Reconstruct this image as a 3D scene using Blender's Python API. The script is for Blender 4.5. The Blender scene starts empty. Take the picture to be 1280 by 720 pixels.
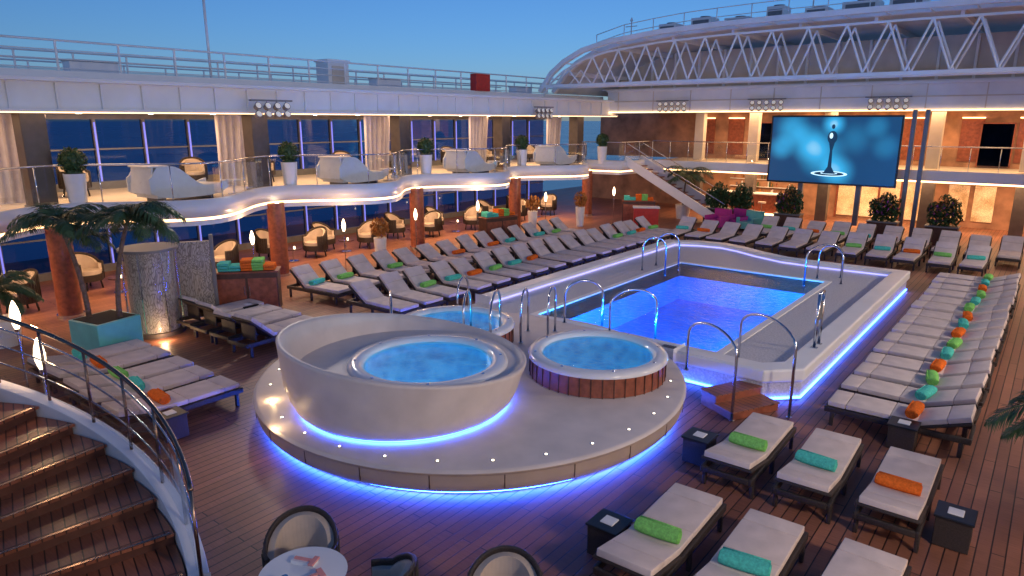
import bpy, math, random
from mathutils import Vector, Matrix
random.seed(7)
R=math.radians
scene=bpy.context.scene
coll=scene.collection
# ------------------------------------------------------------------ materials
def newmat(name):
    m=bpy.data.materials.new(name); m.use_nodes=True
    nt=m.node_tree; b=nt.nodes['Principled BSDF']
    return m,nt,b
def pm(name,col,rough=0.5,metal=0.0,var=0.12,nscale=6.0,bump=0.0,bscale=60.0,coat=0.0,spec=None):
    m,nt,b=newmat(name)
    tc=nt.nodes.new('ShaderNodeTexCoord')
    n=nt.nodes.new('ShaderNodeTexNoise'); n.inputs['Scale'].default_value=nscale; n.inputs['Detail'].default_value=5
    nt.links.new(tc.outputs['Object'],n.inputs['Vector'])
    cr=nt.nodes.new('ShaderNodeValToRGB')
    cr.color_ramp.elements[0].position=0.3; cr.color_ramp.elements[1].position=0.7
    cr.color_ramp.elements[0].color=(*[c*(1-var) for c in col],1)
    cr.color_ramp.elements[1].color=(*[min(1,c*(1+var)) for c in col],1)
    nt.links.new(n.outputs['Fac'],cr.inputs['Fac'])
    nt.links.new(cr.outputs['Color'],b.inputs['Base Color'])
    mr=nt.nodes.new('ShaderNodeMapRange'); mr.inputs[3].default_value=max(0,rough-0.08); mr.inputs[4].default_value=min(1,rough+0.08)
    nt.links.new(n.outputs['Fac'],mr.inputs[0]); nt.links.new(mr.outputs[0],b.inputs['Roughness'])
    b.inputs['Metallic'].default_value=metal
    if coat: b.inputs['Coat Weight'].default_value=coat
    if spec is not None: b.inputs['Specular IOR Level'].default_value=spec
    if bump>0:
        n2=nt.nodes.new('ShaderNodeTexNoise'); n2.inputs['Scale'].default_value=bscale; n2.inputs['Detail'].default_value=3
        nt.links.new(tc.outputs['Object'],n2.inputs['Vector'])
        bp=nt.nodes.new('ShaderNodeBump'); bp.inputs['Strength'].default_value=bump; bp.inputs['Distance'].default_value=0.01
        nt.links.new(n2.outputs['Fac'],bp.inputs['Height']); nt.links.new(bp.outputs['Normal'],b.inputs['Normal'])
    return m
def em(name,col,s,sample=False):
    m,nt,b=newmat(name)
    b.inputs['Base Color'].default_value=(*col,1)
    b.inputs['Emission Color'].default_value=(*col,1); b.inputs['Emission Strength'].default_value=s
    if not sample: m.cycles.emission_sampling='NONE'
    return m
def planks(name,c1,c2,gap,w,l,rough,rotz=0.0,bumpd=0.004):
    m,nt,b=newmat(name)
    tc=nt.nodes.new('ShaderNodeTexCoord'); mp=nt.nodes.new('ShaderNodeMapping')
    mp.inputs['Rotation'].default_value=(0,0,rotz)
    nt.links.new(tc.outputs['Object'],mp.inputs['Vector'])
    br=nt.nodes.new('ShaderNodeTexBrick')
    br.inputs['Scale'].default_value=1; br.inputs['Brick Width'].default_value=l; br.inputs['Row Height'].default_value=w
    br.inputs['Mortar Size'].default_value=0.008; br.inputs['Mortar Smooth'].default_value=0.1
    br.inputs['Color1'].default_value=(*c1,1); br.inputs['Color2'].default_value=(*c2,1); br.inputs['Mortar'].default_value=(*gap,1)
    br.offset=0.37
    nt.links.new(mp.outputs['Vector'],br.inputs['Vector'])
    mp2=nt.nodes.new('ShaderNodeMapping'); mp2.inputs['Rotation'].default_value=(0,0,rotz); mp2.inputs['Scale'].default_value=(1.2,22,1)
    nt.links.new(tc.outputs['Object'],mp2.inputs['Vector'])
    n=nt.nodes.new('ShaderNodeTexNoise'); n.inputs['Scale'].default_value=3; n.inputs['Detail'].default_value=6
    nt.links.new(mp2.outputs['Vector'],n.inputs['Vector'])
    n3=nt.nodes.new('ShaderNodeTexNoise'); n3.inputs['Scale'].default_value=0.7; n3.inputs['Detail'].default_value=4
    nt.links.new(tc.outputs['Object'],n3.inputs['Vector'])
    mr=nt.nodes.new('ShaderNodeMapRange'); mr.inputs[3].default_value=0.6; mr.inputs[4].default_value=1.4
    nt.links.new(n.outputs['Fac'],mr.inputs[0])
    mr3=nt.nodes.new('ShaderNodeMapRange'); mr3.inputs[1].default_value=0.3; mr3.inputs[2].default_value=0.7; mr3.inputs[3].default_value=0.72; mr3.inputs[4].default_value=1.22
    nt.links.new(n3.outputs['Fac'],mr3.inputs[0])
    mu=nt.nodes.new('ShaderNodeMath'); mu.operation='MULTIPLY'
    nt.links.new(mr.outputs[0],mu.inputs[0]); nt.links.new(mr3.outputs[0],mu.inputs[1])
    vm=nt.nodes.new('ShaderNodeVectorMath'); vm.operation='SCALE'
    nt.links.new(br.outputs['Color'],vm.inputs[0]); nt.links.new(mu.outputs[0],vm.inputs['Scale'])
    nt.links.new(vm.outputs[0],b.inputs['Base Color'])
    mr2=nt.nodes.new('ShaderNodeMapRange'); mr2.inputs[3].default_value=rough-0.12; mr2.inputs[4].default_value=rough+0.15
    nt.links.new(n3.outputs['Fac'],mr2.inputs[0]); nt.links.new(mr2.outputs[0],b.inputs['Roughness'])
    bp=nt.nodes.new('ShaderNodeBump'); bp.inputs['Strength'].default_value=0.6; bp.inputs['Distance'].default_value=bumpd; bp.invert=True
    nt.links.new(br.outputs['Fac'],bp.inputs['Height']); nt.links.new(bp.outputs['Normal'],b.inputs['Normal'])
    return m
def glassmat(name,tint,refl=0.12):
    m=bpy.data.materials.new(name); m.use_nodes=True; nt=m.node_tree; nt.nodes.clear()
    o=nt.nodes.new('ShaderNodeOutputMaterial'); t=nt.nodes.new('ShaderNodeBsdfTransparent'); g=nt.nodes.new('ShaderNodeBsdfGlossy')
    t.inputs['Color'].default_value=(*tint,1); g.inputs['Roughness'].default_value=0.03; g.inputs['Color'].default_value=(0.9,0.95,1,1)
    f=nt.nodes.new('ShaderNodeLayerWeight'); f.inputs['Blend'].default_value=refl
    mx=nt.nodes.new('ShaderNodeMixShader')
    nt.links.new(f.outputs['Facing'],mx.inputs[0]); nt.links.new(t.outputs[0],mx.inputs[1]); nt.links.new(g.outputs[0],mx.inputs[2]); nt.links.new(mx.outputs[0],o.inputs[0])
    return m
def watermat(name,tint,scale,dist):
    m=bpy.data.materials.new(name); m.use_nodes=True; nt=m.node_tree; nt.nodes.clear()
    o=nt.nodes.new('ShaderNodeOutputMaterial'); t=nt.nodes.new('ShaderNodeBsdfTransparent'); g=nt.nodes.new('ShaderNodeBsdfGlossy')
    t.inputs['Color'].default_value=(*tint,1); g.inputs['Roughness'].default_value=0.06
    tc=nt.nodes.new('ShaderNodeTexCoord'); n=nt.nodes.new('ShaderNodeTexNoise'); n.inputs['Scale'].default_value=scale; n.inputs['Detail'].default_value=3; n.inputs['Distortion'].default_value=0.8
    nt.links.new(tc.outputs['Object'],n.inputs['Vector'])
    bp=nt.nodes.new('ShaderNodeBump'); bp.inputs['Strength'].default_value=0.9; bp.inputs['Distance'].default_value=dist
    nt.links.new(n.outputs['Fac'],bp.inputs['Height']); nt.links.new(bp.outputs[0],g.inputs['Normal'])
    f=nt.nodes.new('ShaderNodeFresnel'); f.inputs['IOR'].default_value=1.22; nt.links.new(bp.outputs[0],f.inputs['Normal'])
    mx=nt.nodes.new('ShaderNodeMixShader')
    nt.links.new(f.outputs[0],mx.inputs[0]); nt.links.new(t.outputs[0],mx.inputs[1]); nt.links.new(g.outputs[0],mx.inputs[2]); nt.links.new(mx.outputs[0],o.inputs[0])
    return m
def tilemat(name,c1,c2,s):
    m,nt,b=newmat(name)
    tc=nt.nodes.new('ShaderNodeTexCoord'); n=nt.nodes.new('ShaderNodeTexVoronoi'); n.inputs['Scale'].default_value=s
    n2=nt.nodes.new('ShaderNodeTexNoise'); n2.inputs['Scale'].default_value=2.2; n2.inputs['Detail'].default_value=4; n2.inputs['Distortion'].default_value=1.0
    nt.links.new(tc.outputs['Object'],n.inputs['Vector']); nt.links.new(tc.outputs['Object'],n2.inputs['Vector'])
    mx=nt.nodes.new('ShaderNodeMix'); mx.data_type='RGBA'
    mx.inputs[6].default_value=(*c1,1); mx.inputs[7].default_value=(*c2,1)
    ad=nt.nodes.new('ShaderNodeMath'); ad.operation='MULTIPLY'
    nt.links.new(n.outputs['Distance'],ad.inputs[0]); nt.links.new(n2.outputs['Fac'],ad.inputs[1])
    ml=nt.nodes.new('ShaderNodeMath'); ml.operation='MULTIPLY'; ml.inputs[1].default_value=2.6
    nt.links.new(ad.outputs[0],ml.inputs[0]); nt.links.new(ml.outputs[0],mx.inputs[0])
    nt.links.new(mx.outputs[2],b.inputs['Base Color']); b.inputs['Roughness'].default_value=0.4
    return m
M={}
M['teak']=planks('teak_deck',(0.35,0.145,0.088),(0.26,0.107,0.066),(0.035,0.018,0.013),0.14,2.6,0.47,R(90))
M['treadwood']=planks('stair_tread_wood',(0.36,0.12,0.06),(0.28,0.09,0.045),(0.04,0.015,0.01),0.11,3.0,0.35,R(15))
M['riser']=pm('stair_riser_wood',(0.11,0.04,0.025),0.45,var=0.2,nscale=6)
M['redwood']=pm('red_wood',(0.28,0.08,0.042),0.4,var=0.3,nscale=9)
M['darkwood']=pm('dark_wood',(0.08,0.035,0.024),0.4,var=0.3,nscale=7)
M['white']=pm('white_paint',(0.80,0.79,0.78),0.35,var=0.05,nscale=1.5)
M['cream']=pm('cream_panel',(0.64,0.56,0.47),0.5,var=0.08,nscale=2)
M['soffit']=pm('soffit_paint',(0.66,0.57,0.47),0.6,var=0.05,nscale=2)
M['stone']=pm('pale_stone',(0.68,0.60,0.55),0.45,var=0.08,nscale=2.5,bump=0.25,bscale=90)
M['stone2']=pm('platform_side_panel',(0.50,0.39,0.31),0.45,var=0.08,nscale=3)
M['gravel']=pm('pool_surround_stone',(0.56,0.54,0.55),0.5,var=0.25,nscale=30,bump=0.3,bscale=120)
M['acryl']=pm('acrylic_tub',(0.8,0.8,0.8),0.18,var=0.02,nscale=2,coat=0.3)
M['wicker']=pm('dark_wicker',(0.035,0.025,0.022),0.5,var=0.4,nscale=50,bump=0.8,bscale=110)
M['black']=pm('black_lacquer',(0.015,0.015,0.017),0.3,var=0.2)
M['cushion']=pm('lounger_cushion_fabric',(0.68,0.575,0.53),0.9,var=0.08,nscale=5,bump=0.35,bscale=200,spec=0.1)
M['chaircush']=pm('chair_cushion_fabric',(0.52,0.43,0.36),0.9,var=0.1,nscale=6,bump=0.3,bscale=150,spec=0.1)
M['t_green']=pm('green_towel',(0.25,0.66,0.16),0.95,var=0.2,nscale=40,bump=0.8,bscale=220,spec=0.05)
M['t_teal']=pm('teal_towel',(0.10,0.60,0.50),0.95,var=0.2,nscale=40,bump=0.8,bscale=220,spec=0.05)
M['t_orange']=pm('orange_towel',(0.90,0.18,0.03),0.95,var=0.2,nscale=40,bump=0.8,bscale=220,spec=0.05)
M['steel']=pm('stainless_steel',(0.62,0.64,0.68),0.16,metal=1.0,var=0.05,nscale=3)
M['bronze']=pm('bronze_rail',(0.30,0.20,0.15),0.25,metal=1.0,var=0.1,nscale=3)
M['grey']=pm('grey_metal',(0.2,0.2,0.21),0.45,metal=0.3,var=0.1)
M['darkcol']=pm('dark_column',(0.08,0.065,0.06),0.45,var=0.2,nscale=4)
M['curtain']=pm('white_curtain_fabric',(0.60,0.57,0.62),0.9,var=0.06)
M['leaf']=pm('palm_leaf',(0.05,0.095,0.035),0.45,var=0.45,nscale=3)
M['leaf2']=pm('shrub_leaf',(0.045,0.10,0.035),0.5,var=0.5,nscale=9)
M['flower']=pm('purple_flower',(0.30,0.05,0.30),0.6,var=0.3,nscale=9)
M['trunk']=pm('palm_trunk',(0.16,0.11,0.08),0.85,var=0.35,nscale=12,bump=1,bscale=40)
M['soil']=pm('soil',(0.04,0.03,0.02),0.95)
M['teal']=pm('turquoise_planter_glaze',(0.12,0.48,0.45),0.35,var=0.12,nscale=3)
M['whitepot']=pm('white_planter',(0.78,0.77,0.76),0.3,var=0.04)
M['pink']=pm('magenta_upholstery',(0.45,0.03,0.25),0.8,var=0.15)
M['red']=pm('red_paint',(0.55,0.03,0.02),0.4,var=0.15)
M['glass']=glassmat('clear_glass',(0.93,0.96,0.97),0.12)
M['winglass']=glassmat('tinted_window_glass',(0.13,0.24,0.46),0.18)
M['water']=watermat('pool_water',(0.28,0.72,1.0),7.0,0.03)
M['jwater']=watermat('whirlpool_water',(0.42,0.82,1.0),14.0,0.04)
M['tile']=tilemat('blue_pool_tile',(0.01,0.24,0.72),(0.03,0.36,0.86),1.6)
M['tubin']=tilemat('aqua_tub_lining',(0.06,0.40,0.68),(0.38,0.78,0.92),5.0)
M['led_blue']=em('blue_led',(0.02,0.10,1.0),75,True)
M['led_blue2']=em('blue_led_pool_edge',(0.03,0.12,1.0),26,True)
M['led_violet']=em('violet_led',(0.36,0.36,1.0),1.8)
M['led_win']=em('window_blue_led',(0.20,0.24,1.0),0.9)
M['led_warm']=em('warm_led',(1.0,0.58,0.26),5.5)
M['led_warm2']=em('warm_soffit_led',(1.0,0.66,0.36),2.8)
M['lampglow']=em('lamp_glass',(1.0,0.72,0.45),7)
M['spot']=em('floor_spot_glass',(1.0,0.86,0.6),4)
M['downl']=em('downlight_glass',(1.0,0.75,0.45),16)
M['flood']=em('floodlight_glass',(1.0,0.88,0.72),0.22)
M['napkin']=pm('pink_napkin',(0.75,0.30,0.28),0.9,var=0.1)
M['pane']=pm('roof_panel',(0.6,0.6,0.6),0.4,var=0.1,nscale=1)
M['interior']=pm('warm_interior_wall',(0.42,0.22,0.13),0.5,var=0.4,nscale=1.5)
M['dry']=pm('golden_foliage',(0.45,0.20,0.05),0.7,var=0.3)
def goldmat(name,s,edge,cell,sc,stretch=1.0):
    m,nt,b=newmat(name)
    tc=nt.nodes.new('ShaderNodeTexCoord'); mp=nt.nodes.new('ShaderNodeMapping'); mp.inputs['Scale'].default_value=(1,1,stretch)
    nt.links.new(tc.outputs['Object'],mp.inputs['Vector'])
    wv=nt.nodes.new('ShaderNodeTexNoise'); wv.inputs['Scale'].default_value=3; nt.links.new(mp.outputs[0],wv.inputs['Vector'])
    mxv=nt.nodes.new('ShaderNodeVectorMath'); mxv.operation='ADD'; nt.links.new(mp.outputs[0],mxv.inputs[0]); nt.links.new(wv.outputs['Color'],mxv.inputs[1])
    v=nt.nodes.new('ShaderNodeTexVoronoi'); v.feature='DISTANCE_TO_EDGE'; v.inputs['Scale'].default_value=sc
    n=nt.nodes.new('ShaderNodeTexNoise'); n.inputs['Scale'].default_value=1.6
    nt.links.new(mxv.outputs[0],v.inputs['Vector']); nt.links.new(tc.outputs['Object'],n.inputs['Vector'])
    cr=nt.nodes.new('ShaderNodeValToRGB'); cr.color_ramp.elements[0].position=0.01; cr.color_ramp.elements[0].color=(*edge,1)
    cr.color_ramp.elements[1].position=0.16; cr.color_ramp.elements[1].color=(*cell,1)
    nt.links.new(v.outputs['Distance'],cr.inputs[0])
    nt.links.new(cr.outputs[0],b.inputs['Base Color']); nt.links.new(cr.outputs[0],b.inputs['Emission Color'])
    mr=nt.nodes.new('ShaderNodeMapRange'); mr.inputs[1].default_value=0.3; mr.inputs[2].default_value=0.7; mr.inputs[3].default_value=0.15*s; mr.inputs[4].default_value=s
    nt.links.new(n.outputs['Fac'],mr.inputs[0]); nt.links.new(mr.outputs[0],b.inputs['Emission Strength'])
    b.inputs['Roughness'].default_value=0.35; m.cycles.emission_sampling='NONE'
    return m
M['gold']=goldmat('backlit_gold_glass',1.1,(0.85,0.55,0.25),(0.52,0.31,0.14),14)
M['textstone']=goldmat('textured_stone_column',0.04,(0.17,0.14,0.12),(0.46,0.41,0.35),16,0.35)  # faint glow put into the stone colour by emission
# ------------------------------------------------------------------ mesh builder
class MB:
    def __init__(s): s.v=[];s.f=[];s.mi=[];s.sm=[];s.mats=[]
    def idx(s,k):
        mat=M[k]
        if mat not in s.mats: s.mats.append(mat)
        return s.mats.index(mat)
    def add(s,vs,fs,mat,smooth=False,T=None):
        o=len(s.v); i=s.idx(mat)
        for p in vs:
            p=Vector(p)
            if T is not None: p=T@p
            s.v.append(p)
        for f in fs:
            s.f.append([o+j for j in f]); s.mi.append(i); s.sm.append(smooth)
        return s
    def box(s,c,d,mat,rot=None,T=None):
        x,y,z=d[0]/2,d[1]/2,d[2]/2
        vs=[Vector((a,b,e)) for a in(-x,x) for b in(-y,y) for e in(-z,z)]
        Mx=Matrix.Translation(c)
        if rot: Mx=Mx@Matrix.Rotation(rot[2],4,'Z')@Matrix.Rotation(rot[1],4,'Y')@Matrix.Rotation(rot[0],4,'X')
        if T is not None: Mx=T@Mx
        return s.add(vs,[(0,1,3,2),(4,6,7,5),(0,4,5,1),(2,3,7,6),(0,2,6,4),(1,5,7,3)],mat,False,Mx)
    def cyl(s,c,r1,r2,h,mat,n=24,T=None,caps=True):
        vs=[];fs=[]
        for i in range(n):
            a=2*math.pi*i/n; vs.append((c[0]+r1*math.cos(a),c[1]+r1*math.sin(a),c[2])); vs.append((c[0]+r2*math.cos(a),c[1]+r2*math.sin(a),c[2]+h))
        for i in range(n):
            j=(i+1)%n; fs.append((2*i,2*j,2*j+1,2*i+1))
        s.add(vs,fs,mat,True,T)
        if caps:
            s.add([vs[2*i] for i in range(n)][::-1],[tuple(range(n))],mat,False,T)
            s.add([vs[2*i+1] for i in range(n)],[tuple(range(n))],mat,False,T)
        return s
    def rev(s,prof,mat,c=(0,0,0),n=48,a0=0,a1=2*math.pi,T=None):
        full=abs(a1-a0-2*math.pi)<1e-6; m=n if full else n+1; vs=[];fs=[];k=len(prof)
        for i in range(m):
            a=a0+(a1-a0)*i/n
            for r,z in prof: vs.append((c[0]+r*math.cos(a),c[1]+r*math.sin(a),c[2]+z))
        for i in range(n):
            j=(i+1)%m
            for q in range(k-1): fs.append((i*k+q,j*k+q,j*k+q+1,i*k+q+1))
        return s.add(vs,fs,mat,True,T)
    def tube(s,pts,r,mat,n=8,closed=False,T=None,taper=None):
        pts=[Vector(p) for p in pts]; N=len(pts); vs=[];fs=[]
        up=Vector((0,0,1)); prev=None
        for i,p in enumerate(pts):
            if closed: d=pts[(i+1)%N]-pts[i-1]
            else: d=pts[min(i+1,N-1)]-pts[max(i-1,0)]
            d.normalize()
            if prev is None:
                u=d.cross(up)
                if u.length<1e-3: u=d.cross(Vector((1,0,0)))
            else: u=prev-d*prev.dot(d)
            u.normalize(); w=d.cross(u); prev=u
            rr=r if taper is None else r*(1-(1-taper)*i/(N-1))
            for k in range(n):
                a=2*math.pi*k/n; vs.append(p+u*rr*math.cos(a)+w*rr*math.sin(a))
        for i in range(N if closed else N-1):
            j=(i+1)%N
            for k in range(n):
                l=(k+1)%n; fs.append((i*n+k,i*n+l,j*n+l,j*n+k))
        if not closed: fs.append(tuple(range(n))[::-1]); fs.append(tuple((N-1)*n+k for k in range(n)))
        return s.add(vs,fs,mat,True,T)
    def prism(s,poly,z0,z1,mat,T=None):
        n=len(poly); vs=[(p[0],p[1],z0) for p in poly]+[(p[0],p[1],z1) for p in poly]
        fs=[tuple(range(n))[::-1],tuple(range(n,2*n))]+[(i,(i+1)%n,n+(i+1)%n,n+i) for i in range(n)]
        return s.add(vs,fs,mat,False,T)
    def sweep(s,path,o0,o1,z0,z1,mat,closed=False,smooth=False,T=None):
        N=len(path); vs=[]; fs=[]
        Z0=z0 if isinstance(z0,(list,tuple)) else [z0]*N
        Z1=z1 if isinstance(z1,(list,tuple)) else [z1]*N
        P=[Vector((p[0],p[1])) for p in path]
        for i in range(N):
            if closed: d0=(P[i]-P[i-1]).normalized(); d1=(P[(i+1)%N]-P[i]).normalized()
            else:
                d0=(P[i]-P[i-1]).normalized() if i>0 else (P[1]-P[0]).normalized()
                d1=(P[i+1]-P[i]).normalized() if i<N-1 else d0
            n0=Vector((-d0.y,d0.x)); n1=Vector((-d1.y,d1.x)); nn=(n0+n1).normalized(); nn=nn/max(0.3,nn.dot(n0))
            a=P[i]+nn*o0; b=P[i]+nn*o1
            vs+= [(a.x,a.y,Z0[i]),(b.x,b.y,Z0[i]),(b.x,b.y,Z1[i]),(a.x,a.y,Z1[i])]
        for i in range(N if closed else N-1):
            j=(i+1)%N
            for k in range(4):
                l=(k+1)%4; fs.append((i*4+k,i*4+l,j*4+l,j*4+k))
        if not closed: fs.append((0,1,2,3)); e=(N-1)*4; fs.append((e+3,e+2,e+1,e))
        return s.add(vs,fs,mat,smooth,T)
    def leaves(s,c,rad,n,size,mat,hollow=0.5):
        for _ in range(n):
            while True:
                p=Vector((random.uniform(-1,1),random.uniform(-1,1),random.uniform(-1,1)))
                if hollow<p.length<1: break
            q=Vector((c[0]+p.x*rad[0],c[1]+p.y*rad[1],c[2]+p.z*rad[2]))
            E=Matrix.Translation(q)@Matrix.Rotation(random.uniform(0,6.3),4,'Z')@Matrix.Rotation(random.uniform(-1.2,1.2),4,'X')
            k=size*random.uniform(.6,1.3)
            s.add([(0,-k,0),(k*.4,0,k*.1),(0,k,0),(-k*.4,0,k*.1)],[(0,1,2,3)],mat,False,E)
        return s
    def mesh(s,name):
        me=bpy.data.meshes.new(name); me.from_pydata([tuple(v) for v in s.v],[],s.f)
        for mt in s.mats: me.materials.append(mt)
        me.polygons.foreach_set('material_index',s.mi); me.polygons.foreach_set('use_smooth',s.sm); me.update()
        return me
    def build(s,name,loc=(0,0,0),rz=0,bevel=0,parent=None,seg=2):
        return place(s.mesh(name),name,loc,rz,bevel,parent,seg)
def place(me,name,loc=(0,0,0),rz=0,bevel=0,parent=None,seg=2):
    o=bpy.data.objects.new(name,me); coll.objects.link(o); o.location=loc; o.rotation_euler=(0,0,rz)
    if bevel:
        b=o.modifiers.new('Bevel','BEVEL'); b.width=bevel; b.segments=seg; b.limit_method='ANGLE'; b.angle_limit=R(40)
    if parent: o.parent=parent
    return o
def lamp(kind,name,loc,energy,col,size=0.2,sy=None,rot=(0,0,0)):
    l=bpy.data.lights.new(name,kind); l.energy=energy; l.color=col
    if kind=='AREA':
        l.size=size
        if sy: l.shape='RECTANGLE'; l.size_y=sy
    elif kind!='SUN': l.shadow_soft_size=size
    o=bpy.data.objects.new(name,l); coll.objects.link(o); o.location=loc; o.rotation_euler=rot
    return o
WARM=(1.0,0.60,0.31)
# ------------------------------------------------------------------ sky, sea, camera, sun
w=bpy.data.worlds.new("World"); scene.world=w; w.use_nodes=True; nt=w.node_tree
bg=nt.nodes['Background']; sky=nt.nodes.new('ShaderNodeTexSky'); sky.sky_type='NISHITA'; sky.sun_disc=False
sky.sun_elevation=R(9.0); sky.sun_rotation=R(150); sky.ozone_density=6.0; sky.air_density=1.0; sky.dust_density=0.4
tint=nt.nodes.new('ShaderNodeMix'); tint.data_type='RGBA'; tint.blend_type='MULTIPLY'; tint.inputs[0].default_value=1; tint.inputs[7].default_value=(0.96,0.88,1.0,1)
nt.links.new(sky.outputs[0],tint.inputs[6]); nt.links.new(tint.outputs[2],bg.inputs[0]); bg.inputs[1].default_value=0.138
sun=lamp('SUN','low_sun',(0,0,60),0.12,(1.0,0.85,0.8)); sun.data.angle=R(20)
sun.rotation_euler=(R(60),0,R(150))
cam=bpy.data.cameras.new('camera'); co=bpy.data.objects.new('camera',cam); coll.objects.link(co); scene.camera=co
co.location=(0,0,4.8); co.rotation_euler=(R(90-13.83),0,R(38.6)); cam.lens=24.0; cam.sensor_width=36; cam.clip_end=30000; cam.clip_start=0.05
scene.view_settings.view_transform='Standard'; scene.view_settings.look='None'; scene.view_settings.exposure=0
M['sea']=pm('sea_water',(0.02,0.06,0.11),0.25,var=0.2,nscale=0.02)
MB().add([(-12000,-12000,0),(12000,-12000,0),(12000,12000,0),(-12000,12000,0)],[(0,1,2,3)],'sea').build('sea',(0,0,-16))
MB().box((-7,20,-9),(40,70,14),'white').build('ship_hull')
# ------------------------------------------------------------------ deck floor with pool hole
PX0,PX1,PY0,PY1=-9.0,-4.7,12.2,19.8
mb=MB()
X0,X1,Y0,Y1=-28,14,-10,46
for a,b,c,d in((X0,PX0,Y0,Y1),(PX1,X1,Y0,Y1),(PX0,PX1,Y0,PY0),(PX0,PX1,PY1,Y1)):
    mb.add([(a,c,0),(b,c,0),(b,d,0),(a,d,0)],[(0,1,2,3)],'teak')
mb.build('teak_deck_floor')
# ------------------------------------------------------------------ pool
pool=bpy.data.objects.new('swimming_pool',None); coll.objects.link(pool)
SX0,SX1,SY0=-10.8,-3.05,11.45
far=[( -3.05,22.0),(-4.2,21.95),(-5.4,21.9),(-6.4,22.0),(-7.3,22.4),(-8.1,22.9),(-8.9,23.2),(-9.8,23.1),(-10.8,22.6)]
mb=MB(); zt=0.43
mb.prism([(SX0,SY0),(PX0,SY0),(PX0,21.5),(SX0,21.5)],0.01,zt,'gravel')
mb.prism([(PX1,SY0),(SX1-.5,SY0),(SX1,SY0+.5),(SX1,21.5),(PX1,21.5)],0.01,zt,'gravel')
mb.prism([(PX0,SY0),(PX1,SY0),(PX1,PY0),(PX0,PY0)],0.01,zt,'gravel')
mb.prism([(PX0,PY1),(PX1,PY1),(PX1,21.5),(PX0,21.5)],0.01,zt,'gravel')
mb.prism([(SX0,21.5),(SX1,21.5)]+far,0.01,zt,'gravel')
mb.build('surround',parent=pool)
mb=MB()
outer=[(-5.2,SY0),(SX1-.5,SY0),(SX1,SY0+.5)]+[(SX1,y) for y in (14,17,20)]+far+[(SX0,y) for y in (20,17,14,12.2)]
mb.sweep(outer,-.06,.36,0.36,0.60,'white')
mb.build('raised_rim',parent=pool,bevel=0.04,seg=3)
mb=MB()
mb.sweep(outer,-.03,-.004,0.04,0.07,'led_blue2')
mb.sweep(outer[6:],.363,.378,0.46,0.49,'led_violet')
mb.build('led_strip',parent=pool)
mb=MB(); zb=-0.75
a,b,c,d=PX0,PX1,PY0,PY1
mb.add([(a,c,zb),(b,c,zb),(b,d,zb),(a,d,zb)],[(0,1,2,3)],'tile')
for p,q in(((a,c),(b,c)),((b,c),(b,d)),((b,d),(a,d)),((a,d),(a,c))):
    mb.add([(p[0],p[1],zb),(q[0],q[1],zb),(q[0],q[1],zt+.01),(p[0],p[1],zt+.01)],[(3,2,1,0)],'tile')
mb.build('basin',parent=pool)
mb=MB(); mb.sweep([(a,c),(b,c),(b,d),(a,d)],-.14,.02,zt-.02,zt+.025,'white',closed=True); mb.build('coping',parent=pool,bevel=.01)
mb=MB(); mb.box((-5.5,12.02,zt+.008),(.45,.16,.012),'grey')
for k in range(8): mb.box((-5.68+.05*k,12.02,zt+.016),(.012,.14,.006),'black')
mb.build('drain_grille',parent=pool)
mb=MB(); mb.add([(a,c,0.405),(b,c,0.405),(b,d,0.405),(a,d,0.405)],[(0,1,2,3)],'water'); mb.build('water',parent=pool)
for x in (-8.0,-6.8,-5.6): lamp('POINT','underwater_lamp',(x,c+.1,.0),300,(0.04,0.48,1.0),.05).parent=pool
for y in (14.0,16.0,18.0): lamp('POINT','underwater_lamp',(b-.1,y,-.1),260,(0.04,0.48,1.0),.05).parent=pool
# ------------------------------------------------------------------ whirlpool platform
PC=(-7.8,8.65,0)
mb=MB()
mb.rev([(0.01,.45),(3.68,.45),(3.72,.44),(3.74,.41)],'stone',PC,96)
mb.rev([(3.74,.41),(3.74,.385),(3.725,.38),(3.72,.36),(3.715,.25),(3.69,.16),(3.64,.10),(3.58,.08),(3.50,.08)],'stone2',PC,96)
mb.rev([(3.56,.075),(3.54,.075),(3.52,.02)],'led_blue',PC,96)
for i in range(30):
    t=R(12*i+4); x=PC[0]+3.48*math.cos(t); y=PC[1]+3.48*math.sin(t)
    if y<11.0: mb.cyl((x,y,.451),.034,.034,.006,'steel',14); mb.cyl((x,y,.458),.018,.018,.004,'spot',14)
for i in range(24):
    t=R(15*i+3)
    mb.box((PC[0]+3.715*math.cos(t),PC[1]+3.715*math.sin(t),.27),(.012,.010,.2),'darkwood',rot=(0,R(2),t))
mb.build('whirlpool_platform')
for t_ in (192,222,252):
    t=R(t_); lamp('POINT','bowl_uplight',(-7.74+2.15*math.cos(t),6.98+2.15*math.sin(t),.52),4.0,(1,.66,.33),.03)
BC=(-7.74,6.98); TC=(-7.45,7.2); n=96
mb=MB(); vs=[];fs=[]
def bowl(phi):
    return 1.34+.27*math.cos(phi-R(240))
for i in range(n):
    p=2*math.pi*i/n; zt_=bowl(p); c,s_=math.cos(p),math.sin(p)
    ring=[(1.66,.50),(1.74,.58),(1.81,.75),(1.87,.95),(1.92,zt_-.04),(1.925,zt_),(1.90,zt_+.02),(1.85,zt_+.01),(1.82,zt_-.06),(1.72,1.05)]
    for r,z in ring: vs.append((BC[0]+r*c,BC[1]+r*s_,z))
K=10
for i in range(n):
    j=(i+1)%n
    for q in range(K-1): fs.append((i*K+q,j*K+q,j*K+q+1,i*K+q+1))
mb.add(vs,fs,'stone',True)
mb.rev([(1.66,.50),(1.60,.50),(1.60,.46)],'led_blue2',(BC[0],BC[1],0),72)
vs=[];fs=[]
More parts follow.
